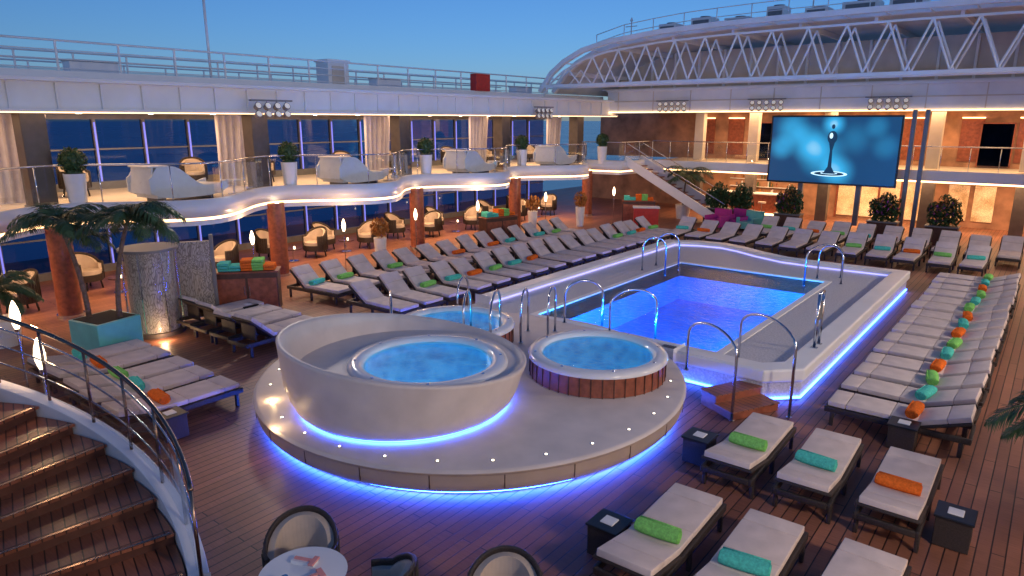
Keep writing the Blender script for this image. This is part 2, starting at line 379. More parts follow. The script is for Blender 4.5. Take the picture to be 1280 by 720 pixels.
for i in range(n):
    p=2*math.pi*i/n; vs.append((BC[0]+1.74*math.cos(p),BC[1]+1.74*math.sin(p),1.05)); vs.append((TC[0]+1.25*math.cos(p),TC[1]+1.25*math.sin(p),1.07))
for i in range(n):
    j=(i+1)%n; fs.append((2*i,2*j,2*j+1,2*i+1))
mb.add(vs,fs,'stone',True)
def tub(mb,c,r,z,depth=.55):
    mb.rev([(r,z-.04),(r,z),(r-.04,z+.05),(r-.18,z+.06),(r-.24,z+.03),(r-.27,z-.05)],'acryl',(c[0],c[1],0),64)
    mb.rev([(r-.27,z-.05),(r-.29,z-.25),(r-.52,z-.27),(r-.55,z-depth),(0.01,z-depth)],'tubin',(c[0],c[1],0),64)
    for k in range(8):
        t=2*math.pi*k/8; mb.cyl((c[0]+(r-.12)*math.cos(t),c[1]+(r-.12)*math.sin(t),z+.058),.028,.024,.008,'steel',12)
def tubwater(c,r,z,par):
    m=MB(); n=48
    m.add([(c[0]+r*math.cos(2*math.pi*i/n),c[1]+r*math.sin(2*math.pi*i/n),z) for i in range(n)],[tuple(range(n))],'jwater')
    m.build('water',parent=par)
tub(mb,TC,1.27,1.08)
ow=mb.build('whirlpool_bowl')
tubwater(TC,1.02,1.06,ow)
lamp('POINT','whirlpool_lamp',(TC[0]+.45,TC[1]-.6,.92),24,(0.12,0.68,1.0),.04).parent=ow
for c,r in(((-5.94,9.85),1.22),((-9.13,9.6),1.2)):
    mb=MB(); tub(mb,c,r,.83,.36)
    mb.rev([(r-.04,.80),(r-.03,.46)],'redwood',(c[0],c[1],0),64)
    for i in range(40):
        t=2*math.pi*i/40; mb.box((c[0]+(r-.03)*math.cos(t),c[1]+(r-.03)*math.sin(t),.62),(.02,.012,.34),'darkwood',rot=(0,0,t))
    o=mb.build('whirlpool_tub'); tubwater(c,r-.25,.81,o)
    lamp('POINT','whirlpool_lamp',(c[0]+.4,c[1]-.6,.70),20,(0.12,0.68,1.0),.04).parent=o
# ------------------------------------------------------------------ handrails
def hoop(A,B,h,name='pool_handrail',r=.024):
    A=Vector(A);B=Vector(B); pts=[A]
    top=max(A.z,B.z)+h; n=14
    k=min(.34,h*.5)
    pts.append(Vector((A.x,A.y,top-k)))
    for i in range(1,n):
        t=math.pi*i/n; q=A.lerp(B,(1-math.cos(t))/2); q.z=top-k+k*math.sin(t); pts.append(q)
    pts.append(Vector((B.x,B.y,top-k))); pts.append(B)
    m=MB(); m.tube(pts,r,'steel',10)
    for q in(A,B): m.cyl((q.x,q.y,q.z),.05,.05,.012,'steel',16)
    return m.build(name)
hoop((-3.65,10.35,.01),(-4.75,10.95,.46),1.0); hoop((-2.95,11.05,.01),(-4.15,11.85,.44),1.1)
hoop((-8.0,10.3,.46),(-8.35,11.0,.46),1.0); hoop((-7.55,10.6,.46),(-7.9,11.35,.46),1.05)
hoop((-8.1,12.0,.46),(-7.5,12.6,.30),.95); hoop((-6.9,11.9,.46),(-6.2,12.6,.30),.95)
hoop((-8.25,8.9,.46),(-8.7,9.6,.8),.85); hoop((-7.6,8.9,.46),(-8.2,9.9,.8),.9)
hoop((-9.6,8.35,.46),(-10.6,9.2,.46),1.0); hoop((-10.0,10.6,.46),(-10.4,11.4,.46),.9)
hoop((-9.4,18.0,.44),(-8.85,18.4,.30),1.0); hoop((-9.4,18.9,.44),(-8.85,19.3,.30),1.0)
hoop((-5.0,20.1,.44),(-4.3,19.8,.44),1.0); hoop((-5.2,19.6,.32),(-4.5,20.6,.44),1.0)
m=MB()
for y in(13.2,13.5): m.tube([(-3.2,y,.6),(-3.2,y,1.65)],.03,'steel'); m.box((-3.2,y,.605),(.12,.1,.02),'steel')
m.tube([(-3.2,13.2,1.65),(-3.2,13.5,1.65)],.03,'steel'); m.box((-3.2,13.35,1.3),(.03,.24,.35),'grey'); m.build('shower_post')
T=Matrix.Translation((-3.85,11.0,0))@Matrix.Rotation(math.atan2(.45,-.90),4,'Z')
m=MB(); m.box((-.28,0,.07),(.42,1.0,.13),'redwood',T=T); m.box((.10,0,.14),(.36,1.0,.27),'redwood',T=T)
m.box((-.28,0,.145),(.46,1.04,.02),'treadwood',T=T); m.box((.10,0,.285),(.40,1.04,.02),'treadwood',T=T); m.build('wooden_pool_steps',bevel=.006)
# ------------------------------------------------------------------ loungers
def lounger_mesh(th,name):
    m=MB(); th=R(th)
    for x in(-.32,.32):
        m.box((x,1.0,.27),(.05,2.0,.09),'wicker')
        for y in(.12,.95,1.88): m.box((x,y,.115),(.05,.06,.23),'wicker')
    for y in(.02,1.98,.78): m.box((0,y,.27),(.60,.05,.08),'wicker')
    for k in range(7): m.box((0,.95+.16*k,.30),(.60,.09,.02),'wicker')
    m.box((0,1.38,.362),(.61,.62,.08),'cushion')
    m.box((0,.87,.364),(.61,.385,.08),'cushion'); m.box((0,1.83,.360),(.61,.26,.08),'cushion')
    T=Matrix.Translation((0,.68,.32))@Matrix.Rotation(-th,4,'X')
    m.box((0,-.34,-.015),(.68,.72,.04),'wicker',T=T)
    m.box((0,-.20,.047),(.61,.385,.08),'cushion',T=T); m.box((0,-.55,.048),(.61,.30,.08),'cushion',T=T)
    if th>R(25): m.box((0,.68-.5*math.cos(th),.3+.25*math.sin(th)),(.5,.03,.5*math.sin(th)),'wicker')
    me=m.mesh(name)
    o=bpy.data.objects.new('tmp',me); coll.objects.link(o)
    b=o.modifiers.new('B','BEVEL'); b.width=.022; b.segments=3; b.limit_method='ANGLE'
    dg=bpy.context.evaluated_depsgraph_get(); me2=bpy.data.meshes.new_from_object(o.evaluated_get(dg)); me2.name=name
    for p in me2.polygons: p.use_smooth=True
    bpy.data.objects.remove(o); return me2
LF=lounger_mesh(11,'sun_lounger_flat'); LR=lounger_mesh(42,'sun_lounger_raised'); LM_=lounger_mesh(20,'sun_lounger_mid'); LQ=lounger_mesh(34,'sun_lounger_half')
def towel_mesh(mat):
    m=MB(); vs=[];fs=[];n=20;L=9
    for j in range(L):
        x=-.24+.48*j/(L-1); 
        for i in range(n):
            a=2*math.pi*i/n; r=.085*(1+.05*math.sin(3*a+j*.8))*(0.9 if j in(0,L-1) else 1)
            vs.append((x,r*1.15*math.cos(a),r*.85*math.sin(a)))
    for j in range(L-1):
        for i in range(n):
            k=(i+1)%n; fs.append((j*n+i,j*n+k,(j+1)*n+k,(j+1)*n+i))
    m.add(vs,fs,mat,True)
    for s_ in(-1,1):
        m.add([(s_*.24,.09*math.cos(2*math.pi*i/n)*.9,.068*math.sin(2*math.pi*i/n)) for i in range(n)],[tuple(range(n))],mat)
        pts=[(s_*.243,(.015+.065*t/30)*math.cos(t*.6),(.012+.05*t/30)*math.sin(t*.6)) for t in range(30)]
        m.tube(pts,.008,mat,5)
    m.tube([(-.235,.075,.05),(0,.082,.048),(.235,.075,.05)],.012,mat,6)
    return m.mesh('rolled_towel')
TW={k:towel_mesh(k) for k in('t_green','t_teal','t_orange')}
def lounger(x,y,rz,kind=0,tw=None,jit=.025):
    if kind==1 and random.random()<.35: kind=3
    o=place([LF,LR,LM_,LQ][kind],'sun_lounger',(x+random.uniform(-jit,jit),y+random.uniform(-jit,jit),0),rz+random.uniform(-.03,.03))
    if tw: place(TW[tw],'rolled_towel',(random.uniform(-.03,.03),(.78 if kind not in(1,3) else .84)+random.uniform(-.04,.04),.465),random.uniform(-.2,.2),parent=o)
    return o
cyc=['t_orange','t_teal','t_green','t_orange','t_teal','t_green','t_orange','t_teal','t_orange','t_green','t_teal','t_green','t_orange','t_teal','t_green']
for i in range(15): lounger(-.45,11.55+.83*i,R(90),2,cyc[i])
lounger(-2.87,8.05,0,0,'t_green'); lounger(-1.92,8.08,0,0,'t_teal'); lounger(-.98,8.12,0,0,'t_orange')
lounger(-2.85,5.35,0,0,'t_green'); lounger(-1.93,5.38,0,0,'t_teal'); lounger(-1.0,5.42,0,0,None)
for i,t in enumerate(['t_orange','t_teal','t_green','t_orange','t_teal']): lounger(-10.85-.82*i,3.75,R(2),0,t)
for i in range(4): lounger(-12.9-.80*i,7.0,R(3),1,None)
rt=[None,'t_teal',None,'t_orange','t_green',None,'t_teal',None,'t_orange',None,'t_green']
for i in range(17): lounger(-13.9,10.9+.93*i,R(-90),1,rt[(i*2)%11])
for i in range(14): lounger(-16.5,10.9+.95*i,R(-84),1,rt[(i*3+1)%11])
for i in range(12): lounger(-12.0+.93*i,27.2,R(180),1,rt[(i*2+1)%11])
for i in range(10): lounger(-9.4+.93*i,29.7,R(180),1,rt[(i*2+4)%11])
def side_table(x,y,rz=0):
    m=MB(); m.box((0,0,.19),(.36,.36,.36),'wicker'); m.box((0,0,.385),(.40,.40,.03),'black'); m.box((0,0,.403),(.16,.16,.02),'whitepot'); m.box((0,0,.02),(.33,.33,.03),'black')
    m.build('side_table',(x,y,0),rz,.008)
for p in((-3.52,8.75),(-.38,8.7),(-3.42,6.05),(-1.3,11.05),(-10.25,4.35),(-15.2,8.6),(-12.2,8.1)): side_table(*p)
# ------------------------------------------------------------------ dining chairs and table
def chair_mesh(name):
    m=MB(); n=28
    def wall(r0,r1,z0,zf,mat):
        path=[];zs=[]
        for i in range(n+1):
            a=R(-125+250*i/n); path.append((r0*math.sin(a),-r0*math.cos(a))); zs.append(zf(a))
        m.sweep(path,0,r1-r0 and (r0-r1),[z0]*(n+1),zs,mat,smooth=False)
    wall(.36,.33,.22,lambda a:.64+.22*max(0,math.cos(a))**.8,'wicker')
    wall(.325,.26,.40,lambda a:.60+.23*max(0,math.cos(a))**.8,'chaircush')
    m.cyl((0,0,.22),.34,.35,.16,'wicker',32); m.cyl((0,.02,.38),.30,.30,.09,'chaircush',32)
    for a in(45,135,225,315): 
        x,y=.26*math.cos(R(a)),.26*math.sin(R(a)); m.tube([(x,y,.24),(x*1.15,y*1.15,0.0)],.022,'black',8)
    for i in range(26):
        a=R(-120+240*i/25); z=.64+.22*max(0,math.cos(a))**.8
        m.tube([(.365*math.sin(a),-.365*math.cos(a),.24),(.37*math.sin(a),-.37*math.cos(a),z)],.008,'wicker',5)
    pts=[(.345*math.sin(R(-125+250*i/n)),-.345*math.cos(R(-125+250*i/n)),.645+.22*max(0,math.cos(R(-125+250*i/n)))**.8) for i in range(n+1)]
    m.tube(pts,.022,'wicker',8)
    return m.mesh(name)
CH=chair_mesh('tub_chair')
def chair(x,y,face,name='wicker_tub_chair',s=1):
    o=place(CH,name,(x,y,0),math.atan2(face[1],face[0])-math.pi/2); o.scale=(s,s,s); return o
chair(-5.43,3.40,(.55,-.5)); chair(-4.38,3.50,(-.75,-.35)); chair(-3.40,4.14,(.45,-.75))
m=MB(); m.cyl((0,0,.72),.38,.40,.03,'white',48); m.cyl((0,0,.05),.035,.035,.67,'steel'); m.cyl((0,0,0),.24,.22,.04,'steel',32)
for x,y,r in((-.12,.1,.4),(.14,-.02,1.3)):
    T=Matrix.Translation((x,y,.765))@Matrix.Rotation(r,4,'Z'); m.box((0,0,0),(.24,.09,.03),'whitepot',T=T); m.box((0,0,.02),(.20,.03,.02),'napkin',T=T); m.box((.10,0,.018),(.05,.13,.02),'napkin',T=T)
m.cyl((.02,-.2,.75),.035,.03,.09,'steel',16)
m.build('round_dining_table',(-4.92,3.08,0))
m=MB(); m.cyl((0,0,.72),.38,.40,.03,'white',48); m.cyl((0,0,.05),.035,.035,.67,'steel'); m.cyl((0,0,0),.24,.22,.04,'steel',32); m.build('round_dining_table',(-3.0,3.4,0))
# ------------------------------------------------------------------ curved staircase
C=(-8.33,-1.92); ro,ri=5.0,3.15
st=bpy.data.objects.new('curved_staircase',None); coll.objects.link(st)
def arc(r,a0,a1,n): return [(C[0]+r*math.cos(R(a0+(a1-a0)*i/n)),C[1]+r*math.sin(R(a0+(a1-a0)*i/n))) for i in range(n+1)]
m=MB(); A0=70; dA=7.2; ns=14; RS=.155
for k in range(ns):
    a=A0+dA*k; z=RS*(k+1)
    poly=arc(ro-.02,a-.7,a+dA,4)+arc(ri+.02,a-.7,a+dA,4)[::-1]
    m.prism(poly,z-.035,z,'treadwood')
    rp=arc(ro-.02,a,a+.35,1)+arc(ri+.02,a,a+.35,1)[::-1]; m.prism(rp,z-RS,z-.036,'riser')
    nz=arc(ro-.05,a-.6,a-.1,1)+arc(ri+.05,a-.6,a-.1,1)[::-1]; m.prism(nz,z+.001,z+.004,'bronze')
    nz=arc(ro-.05,a+.3,a+.5,1)+arc(ri+.05,a+.3,a+.5,1)[::-1]; m.prism(nz,z+.001,z+.003,'darkwood')
    if k>1:
        ud=arc(ro-.02,a,a+dA,2)+arc(ri+.02,a,a+dA,2)[::-1]; m.prism(ud,z-.30,z-.18,'white')
m.build('treads',parent=st)
def zz(a): return max(0.0,RS*((a-A0)/dA+1))
m=MB(); nn=70; a1=A0+dA*ns
for r,o in((ro,-1),(ri,1)):
    P=arc(r,A0-2,a1,nn); zs=[zz(A0-2+(a1-A0+2)*i/nn) for i in range(nn+1)]
    if o==-1: m.sweep(P,-.20,0.0,[max(0,z-.42) for z in zs],[z+.06 for z in zs],'white')
    else: m.sweep(P,0,.10,[max(0,z-.42) for z in zs],[z+.10 for z in zs],'white')
m.build('stringers',parent=st,bevel=.01)
m=MB(); g=MB()
for r in(ro+.12,ri-.05):
    P=arc(r,A0-2,a1,nn); zs=[zz(A0-2+(a1-A0+2)*i/nn) for i in range(nn+1)]
    for dz,rad,mt in((1.05,.028,'bronze'),(.88,.012,'steel'),(.62,.012,'steel'),(.36,.012,'steel')):
        m.tube([(P[i][0],P[i][1],zs[i]+dz) for i in range(nn+1)],rad,mt,8)
    for i in range(0,nn+1,6): m.tube([(P[i][0],P[i][1],zs[i]),(P[i][0],P[i][1],zs[i]+1.05)],.02,'bronze',8)
    P2=arc(r-.03,A0-2,a1,nn); g.sweep(P2,0,.008,[z+.14 for z in zs],[z+.86 for z in zs],'glass')
m.build('handrails',parent=st); g.build('glass_panels',parent=st)
# ------------------------------------------------------------------ side galleries
def edge(y):
    if y>30: 
        t=min(1,(y-30)/3); return (-17.3)*(1-t)+t*(-17.0)
    return -18.2+.9*math.cos(2*math.pi*(y-9)/6)
def gallery(left):
    mx=(lambda x:x) if left else (lambda x:-13.5-x)
    s=1 if left else -1
    ys=[-8+ .25*i for i in range(int((33-(-8))/.25)+1)]
    path=[(mx(edge(y)),y) for y in ys]
    gal=bpy.data.objects.new('balcony_gallery',None); coll.objects.link(gal)
    m=MB()
    vs=[];fs=[]
    for (x,y) in path: vs+= [(x-.03*s,y,2.65),(mx(-24.2),y,2.65),(x-.03*s,y,2.30),(mx(-24.2),y,2.30)]
    for i in range(len(path)-1):
        b=4*i; fs+= [(b,b+4,b+5,b+1),(b+2,b+3,b+7,b+6)]
    m.add(vs,fs,'soffit'); m.build('slab',parent=gal)
    m=MB(); o=(-.06,.10) if left else (-.10,.06)
    m.sweep(path,o[0],o[1],2.34,2.80,'white',smooth=True)
    m.sweep(path,-.03,.03,2.275,2.335,'led_warm')
    m.sweep(path,-.12 if not left else -.05,.05 if not left else .12,2.14,2.27,'white')
    m.build('white_fascia_band',parent=gal)
    m=MB(); g=MB()
    rp=[(x-.08*s,y) for x,y in path]
    m.tube([(x,y,3.72) for x,y in rp],.022,'steel',8)
    for i in range(0,len(rp),5): m.tube([(rp[i][0],rp[i][1],2.7),(rp[i][0],rp[i][1],3.72)],.016,'steel',6)
    g.sweep(rp,0,.01,2.82,3.66,'glass')
    m.build('rail_posts',parent=gal); g.build('glass_balustrade',parent=gal)
    m=MB()
    m.box((mx(-22.2),12.5,5.35),(5.6,41,.72),'soffit')
    m.box((mx(-19.32),12.5,5.36),(.18,41,.70),'white')
    m.box((mx(-19.2),12.5,5.74),(.55,41,.10),'white')
    m.box((mx(-19.25),12.5,5.03),(.34,41,.07),'white')
    m.box((mx(-19.22),12.5,4.975),(.22,41,.025),'led_warm2')
    for y in range(-8,33,1): m.box((mx(-19.2),y+.5,5.36),(.06,.05,.60),'white')
    m.box((mx(-23.6),12.5,5.76),(8.2,41,.08),'white')
    m.box((mx(-20.1),12.5,5.90),(.16,41,.22),'white')
    m.build('upper_deck_edge',parent=gal,bevel=.012)
    m=MB(); g=MB()
    for z0,z1 in((2.65,4.98),(0,2.3)):
        y=-7.5
        while y<33:
            m.box((mx(-24.0),y,(z0+z1)/2),(.16,.10,z1-z0),'grey'); m.box((mx(-23.9),y,(z0+z1)/2),(.03,.04,z1-z0-.5),'led_win'); y+=1.5
        m.box((mx(-24.0),12.5,z0+.12),(.18,41,.24),'grey'); m.box((mx(-24.0),12.5,z1-.08),(.18,41,.16),'grey'); m.box((mx(-24.0),12.5,z0+1.25),(.07,41,.05),'grey')
        g.add([(mx(-24.0),-8,z0),(mx(-24.0),33,z0),(mx(-24.0),33,z1),(mx(-24.0),-8,z1)],[(0,1,2,3)],'winglass')
    m.build('window_frames',parent=gal); g.build('window_glass',parent=gal)
    for y in(0,6,12,18,24,30):
        m=MB(); m.box((0,0,3.82),(.55,.55,2.33),'darkcol'); m.box((0,0,2.70),(.62,.62,.1),'grey'); m.build('gallery_column',(mx(-19.75),y,0),bevel=.02)
        m=MB(); m.cyl((0,0,0),.27,.27,2.3,'redwood',28); m.cyl((0,0,0),.31,.31,.08,'steel',28); m.build('wood_column',(mx(-19.0),y,0))
        m=MB(); n=60; vs=[];fs=[]
        for i in range(n+1):
            t=i/n; yy=.35+1.3*t; xx=.07*math.sin(t*34)+.03*math.sin(t*13)
            vs+= [(xx*.6,yy*.9,2.68),(xx*.8,yy*.93+.02,3.8),(xx,yy,4.95)]
        for i in range(n):
            b=3*i; fs+= [(b,b+3,b+4,b+1),(b+1,b+4,b+5,b+2)]
        m.add(vs,fs,'curtain',True); m.build('curtain',(mx(-21.3),y-.8,0))
    m=MB()
    for y in range(-6,33,2):
        for x in(-20.4,-22.2): m.cyl((mx(x),y,4.975),.07,.07,.02,'downl',14)
        for x in(-18.9,-21.2): m.cyl((mx(x),y,2.285),.06,.06,.02,'downl',14)
    m.build('ceiling_downlights',parent=gal)
    for y in(6,18) if not left else (3,9,15,21,27):
        k=1 if left else 1.6
        lamp('AREA','gallery_ceiling_light',(mx(-21.2),y,4.94),150*k,WARM,1.2,4.5).parent=gal
        lamp('AREA','under_balcony_light',(mx(-20.0),y,2.26),165*k,WARM,1.5,4.5).parent=gal
    m=MB()
    for x,z0 in((-20.3,5.8),(-23.4,5.78),(-27.2,5.75)):
        for dz,rr in((.95,.028),(.72,.014),(.50,.014),(.28,.014)): m.tube([(mx(x),-8,z0+dz),(mx(x),33,z0+dz)],rr,'white',8)
        for i in range(28): m.box((mx(x),-8+1.5*i,z0+.46),(.035,.05,1.0),'white')
    m.box((mx(-27.3),12.5,6.05),(.1,41,.55),'white')
    m.build('upper_deck_railing')
    return gal
gallery(True); gallery(False)
def topiary_mesh():
    m=MB(); m.cyl((0,0,0),.19,.25,.85,'whitepot',28); m.cyl((0,0,.84),.22,.22,.02,'soil',20)
    m.cyl((0,0,.86),.18,.18,.08,'leaf2',12)
    m.leaves((0,0,1.16),(.33,.33,.33),900,.05,'leaf2',.72)
    m.rev([(.02,.90),(.2,.98),(.27,1.16),(.2,1.36),(.02,1.42)],'leaf2',n=14)
    return m.mesh('topiary_planter')
TP=topiary_mesh()
for y in(0.5,6.6,12.7,18.7,24.7,30.2): place(TP,'topiary_planter',(-19.15 if y<30 else -18.3,y,2.66),y)
def daybed_mesh():
    m=MB(); n=30
    def ss(t): t=max(0,min(1,t)); return t*t*(3-2*t)
    def top(t): return .95-.55*ss((t-.28)/.42)+.10*ss((t-.8)/.2)-.30*(1-ss(t/.12))
    for side in(-.52,.52):
        vs=[];fs=[]
        for i in range(n+1):
            t=i/n; y=-1.15+2.3*t; bot=.10+.20*abs(2*t-1)**4
            vs+= [(side-.03,y,bot),(side-.03,y,top(t)),(side+.03,y,top(t)),(side+.03,y,bot)]
        for i in range(n):
            for k in range(4): fs.append((4*i+k,4*i+(k+1)%4,4*i+4+(k+1)%4,4*i+4+k))
        fs.append((3,2,1,0)); e=4*n; fs.append((e,e+1,e+2,e+3))
        m.add(vs,fs,'whitepot')
    m.box((0,0,.18),(.98,1.9,.10),'whitepot'); m.box((0,.12,.32),(.96,1.85,.17),'whitepot')
    m.box((0,-.75,.62),(.96,.18,.55),'whitepot',rot=(R(-25),0,0)); m.box((0,-.48,.52),(.5,.14,.30),'chaircush',rot=(R(-32),0,0)); m.box((0,-1.04,.60),(.98,.05,.72),'whitepot',rot=(R(-8),0,0))
    m.box((0,-.82,.95),(.98,.55,.04),'whitepot')
    for y in(-.7,.7): m.box((0,y,.06),(.8,.08,.13),'grey')
    return m.mesh('daybed')
DB=daybed_mesh()
for y in(3,9.1,15.1,21.1,27.1):
    o=place(DB,'white_daybed',(-19.0,y,2.66),R(6),.01)
    m=MB(); m.cyl((0,0,.40),.28,.28,.03,'white',28); m.cyl((0,0,0),.03,.03,.40,'steel',12); m.cyl((0,0,0),.18,.18,.02,'steel',20); m.build('cocktail_table',(-19.2,y+1.7,2.66))
    for dx,dy,f in((-2.9,-1.5,(1,.2)),(-2.9,2.0,(1,-.3))):
        o=chair(-19.2+dx,y+dy,f,'gallery_armchair',1.1); o.location.z=2.66
for y in(4,7.5,9.8,13.2,15.5,19,21.5,25,27.5):
    for x,f in((-21.6,(.9,.3)),(-20.5,(.2,-1))):
        chair(x+random.uniform(-.2,.2),y+(1.3 if f[1]<0 else 0)+random.uniform(-.1,.1),f,'lounge_armchair',1.2)
    m=MB(); m.cyl((0,0,.42),.30,.30,.03,'darkwood',28); m.cyl((0,0,0),.03,.03,.42,'steel',12); m.cyl((0,0,0),.18,.18,.02,'steel',20); m.cyl((.1,0,.45),.03,.03,.08,'lampglow',10); m.build('coffee_table',(-20.6,y+.35,0))
def lampm():
    m=MB(); m.cyl((0,0,0),.14,.12,.03,'steel',24); m.cyl((0,0,.03),.014,.014,1.35,'steel',10)
    m.rev([(.012,1.36),(.035,1.40),(.060,1.50),(.065,1.56),(.05,1.66),(.025,1.74),(.005,1.78)],'lampglow',n=20)
    m.cyl((0,0,1.34),.03,.04,.04,'steel',14); return m.mesh('torch_lamp')
LM=lampm()
def tlamp(x,y,z=0,s=1,e=22):
    o=place(LM,'torch_lamp',(x,y,z)); o.scale=(s,s,s)
    lamp('POINT','torch_lamp_light',(x+.02,y,z+1.95*s),e,WARM,.05)
for p in((-17.6,10.3),(-17.5,13.4),(-17.6,16.6),(-17.5,19.8),(-17.3,24.0),(-16.2,27.9)): tlamp(*p,0,1.0)
tlamp(-10.45,2.85,0,1.1,22); tlamp(-12.6,3.2,0,1.15,22)
def cabinet(x,y,rz,w=1.5):
    m=MB(); m.box((0,0,.55),(w,.55,1.0),'darkwood'); m.box((0,0,.02),(w-.1,.5,.06),'black'); m.box((0,0,1.07),(w+.06,.6,.04),'redwood')
    for i in(-1,1):
        m.box((i*w/4,-.283,.5),(w/2-.06,.02,.84),'redwood'); m.box((i*.06,-.30,.6),(.015,.02,.25),'steel')
    for i,(k,n) in enumerate((('t_teal',3),('t_teal',2),('t_orange',4),('t_green',4),('t_orange',2))):
        for j in range(n): m.box((-w/2+.2+i*(w-.4)/4+random.uniform(-.01,.01),random.uniform(-.02,.02),1.13+.07*j),(.27,.42,.06),k)
    m.build('towel_cabinet',(x,y,0),rz,.012)
cabinet(-15.9,9.1,R(50)); cabinet(-17.3,20.8,R(75)); cabinet(-15.6,29.2,R(30))
m=MB(); m.cyl((0,0,.1),.50,.50,1.85,'textstone',40); m.cyl((0,0,0),.60,.60,.1,'darkcol',40); m.cyl((0,0,1.95),.62,.62,.06,'grey',40); m.rev([(.59,.1),(.59,1.95)],'glass',n=40)
for i in range(8):
    t=R(45*i); m.box((.60*math.cos(t),.60*math.sin(t),1.02),(.02,.02,1.85),'steel',rot=(0,0,t))
m.build('textured_stone_column',(-15.95,6.75,0))
lamp('POINT','column_uplight',(-15.1,6.5,.12),16,WARM,.05)
m=MB(); m.box((0,0,1.0),(.1,.75,1.9),'textstone'); m.box((0,-.42,1.05),(.14,.08,2.1),'grey'); m.box((0,.42,1.05),(.14,.08,2.1),'grey'); m.build('textured_stone_panel',(-16.2,7.9,0),R(-30))
# ------------------------------------------------------------------ palms
def palm(mb,base,h,lean,nf,fl,seed):
    rnd=random.Random(seed)
    pts=[]
    for i in range(9):
        t=i/8; pts.append((base[0]+lean[0]*t*t,base[1]+lean[1]*t*t,base[2]+h*t))
    mb.tube(pts,.055,'trunk',10,taper=.65)
    for i in range(14):
        t=i/14; mb.cyl((base[0]+lean[0]*t*t,base[1]+lean[1]*t*t,base[2]+h*t),.062*(1-.3*t),.05*(1-.3*t),.03,'trunk',10)
    top=Vector(pts[-1])
    for k in range(nf):
        az=2*math.pi*k/nf*1.618*1.0+rnd.uniform(-.3,.3); el=rnd.uniform(-.1,1.35); L=fl*rnd.uniform(.7,1.15)
        d=Vector((math.cos(az),math.sin(az),0)); P=[]; n=16
        x=0;z=0;ang=el
        for i in range(n+1):
            P.append(top+d*x+Vector((0,0,z))); x+=L/n*math.cos(ang); z+=L/n*math.sin(ang); ang-=(.8+el*.65)/n*1.5
        mb.tube(P,.012,'leaf',5,taper=.3)
        side=Vector((-d.y,d.x,0))
        for i in range(2,n*3+1):
            f=i/3; j=int(min(f,n-1)); fr=f-j; p=P[j].lerp(P[min(j+1,n)],fr); tn=(P[min(j+1,n)]-P[j]).normalized()
            t=f/n; ll=L*.36*math.sin(math.pi*min(1,.12+t*.88))**.7*rnd.uniform(.7,1.15)
            for s_ in(-1,1):
                q=p+(side*s_*.75+tn*.65+Vector((0,0,-.2-rnd.uniform(0,.5)))).normalized()*ll
                mid=p.lerp(q,.5)+Vector((0,0,.04)); wv=tn*.015
                mb.add([p-wv*.5,p+wv*.5,mid+wv,mid-wv,q],[(0,1,2,3),(3,2,4)],'leaf')
PB=(-15.2,5.4,0)
m=MB(); m.box((0,0,.40),(.95,.95,.80),'teal'); m.box((0,0,.79),(.84,.84,.04),'soil'); m.build('turquoise_planter',PB,R(12),.02)
m=MB(); palm(m,(-.25,-.2,.8),1.95,(-.25,-.2),24,1.2,3); m.build('potted_palm_tree',PB)
m=MB(); palm(m,(.25,.2,.8),2.1,(.35,.3),24,1.2,5); m.build('potted_palm_tree',PB)
m=MB(); m.cyl((0,0,0),.3,.38,.7,'whitepot',28); palm(m,(0,0,.65),1.5,(.1,0),16,1.5,9); m.build('potted_palm_tree',(-14.6,32.0,0))
m=MB(); m.cyl((0,0,0),.3,.38,.7,'darkwood',28); palm(m,(0,0,.65),.6,(-.05,0),18,1.1,11); m.build('potted_palm_tree',(.70,10.2,0))
m=MB(); m.cyl((0,0,0),.3,.38,.6,'whitepot',28); palm(m,(0,0,.55),.7,(.05,0),14,.9,15); m.build('potted_palm_tree',(-17.6,4.2,0))
for x,y in((-17.9,15.2),(-18.0,24.0),(-17.2,26.6)):
    m=MB(); m.cyl((0,0,0),.16,.22,.9,'whitepot',24); m.leaves((0,0,1.25),(.32,.32,.35),350,.09,'dry',.1); m.build('potted_shrub',(x,y,0))
# ------------------------------------------------------------------ far end
fe=bpy.data.objects.new('aft_gallery',None); coll.objects.link(fe)
m=MB()
m.box((-6.75,36.0,2.48),(22.4,5.8,.30),'soffit'); m.box((-6.75,33.04,2.56),(20.6,.16,.42),'white'); m.box((-6.75,33.05,2.31),(20.6,.06,.06),'led_warm')
m.box((-6.75,36,5.22),(26,6.8,.06),'soffit'); m.box((-6.75,32.5,5.75),(25.2,.3,1.05),'white'); m.box((-6.75,32.42,5.18),(25.2,.3,.05),'led_warm2'); m.box((-6.75,32.38,6.25),(25.2,.4,.10),'white')
m.box((-6.75,32.33,5.72),(25.2,.03,.05),'cream')
for i in range(13): m.box((-18.7+2*i,32.34,5.72),(.04,.04,.95),'cream')
m.box((-6.75,39.0,3.9),(34,.2,2.6),'interior'); m.box((-6.75,37.5,1.15),(34,.2,2.3),'interior')
for x in(-16.5,-14.8,-10.6,-7.2,-6.0,-3.6,-1.4,1.2): m.box((x,38.86,3.9),(.9,.06,2.0),'redwood'); m.box((x,38.8,4.9),(.9,.05,.05),'led_warm')
m.build('structure',parent=fe)
m=MB(); g=MB()
m.tube([(-17,33.1,3.74),(3.5,33.1,3.74)],.022,'steel')
for i in range(21): m.tube([(-17+i,33.1,2.7),(-17+i,33.1,3.74)],.016,'steel',6)
g.box((-6.75,33.1,3.22),(20.4,.01,.84),'glass'); m.build('rail_posts',parent=fe); g.build('glass_balustrade',parent=fe)
for x in(-15.5,-12.6,-9,-4.6,-1.2,2.5):
    m=MB(); m.box((0,0,3.95),(.5,.4,2.5),'cream'); m.box((0,0,1.15),(.5,.4,2.3),'darkcol'); m.build('aft_column',(x,35.6,0),bevel=.02)
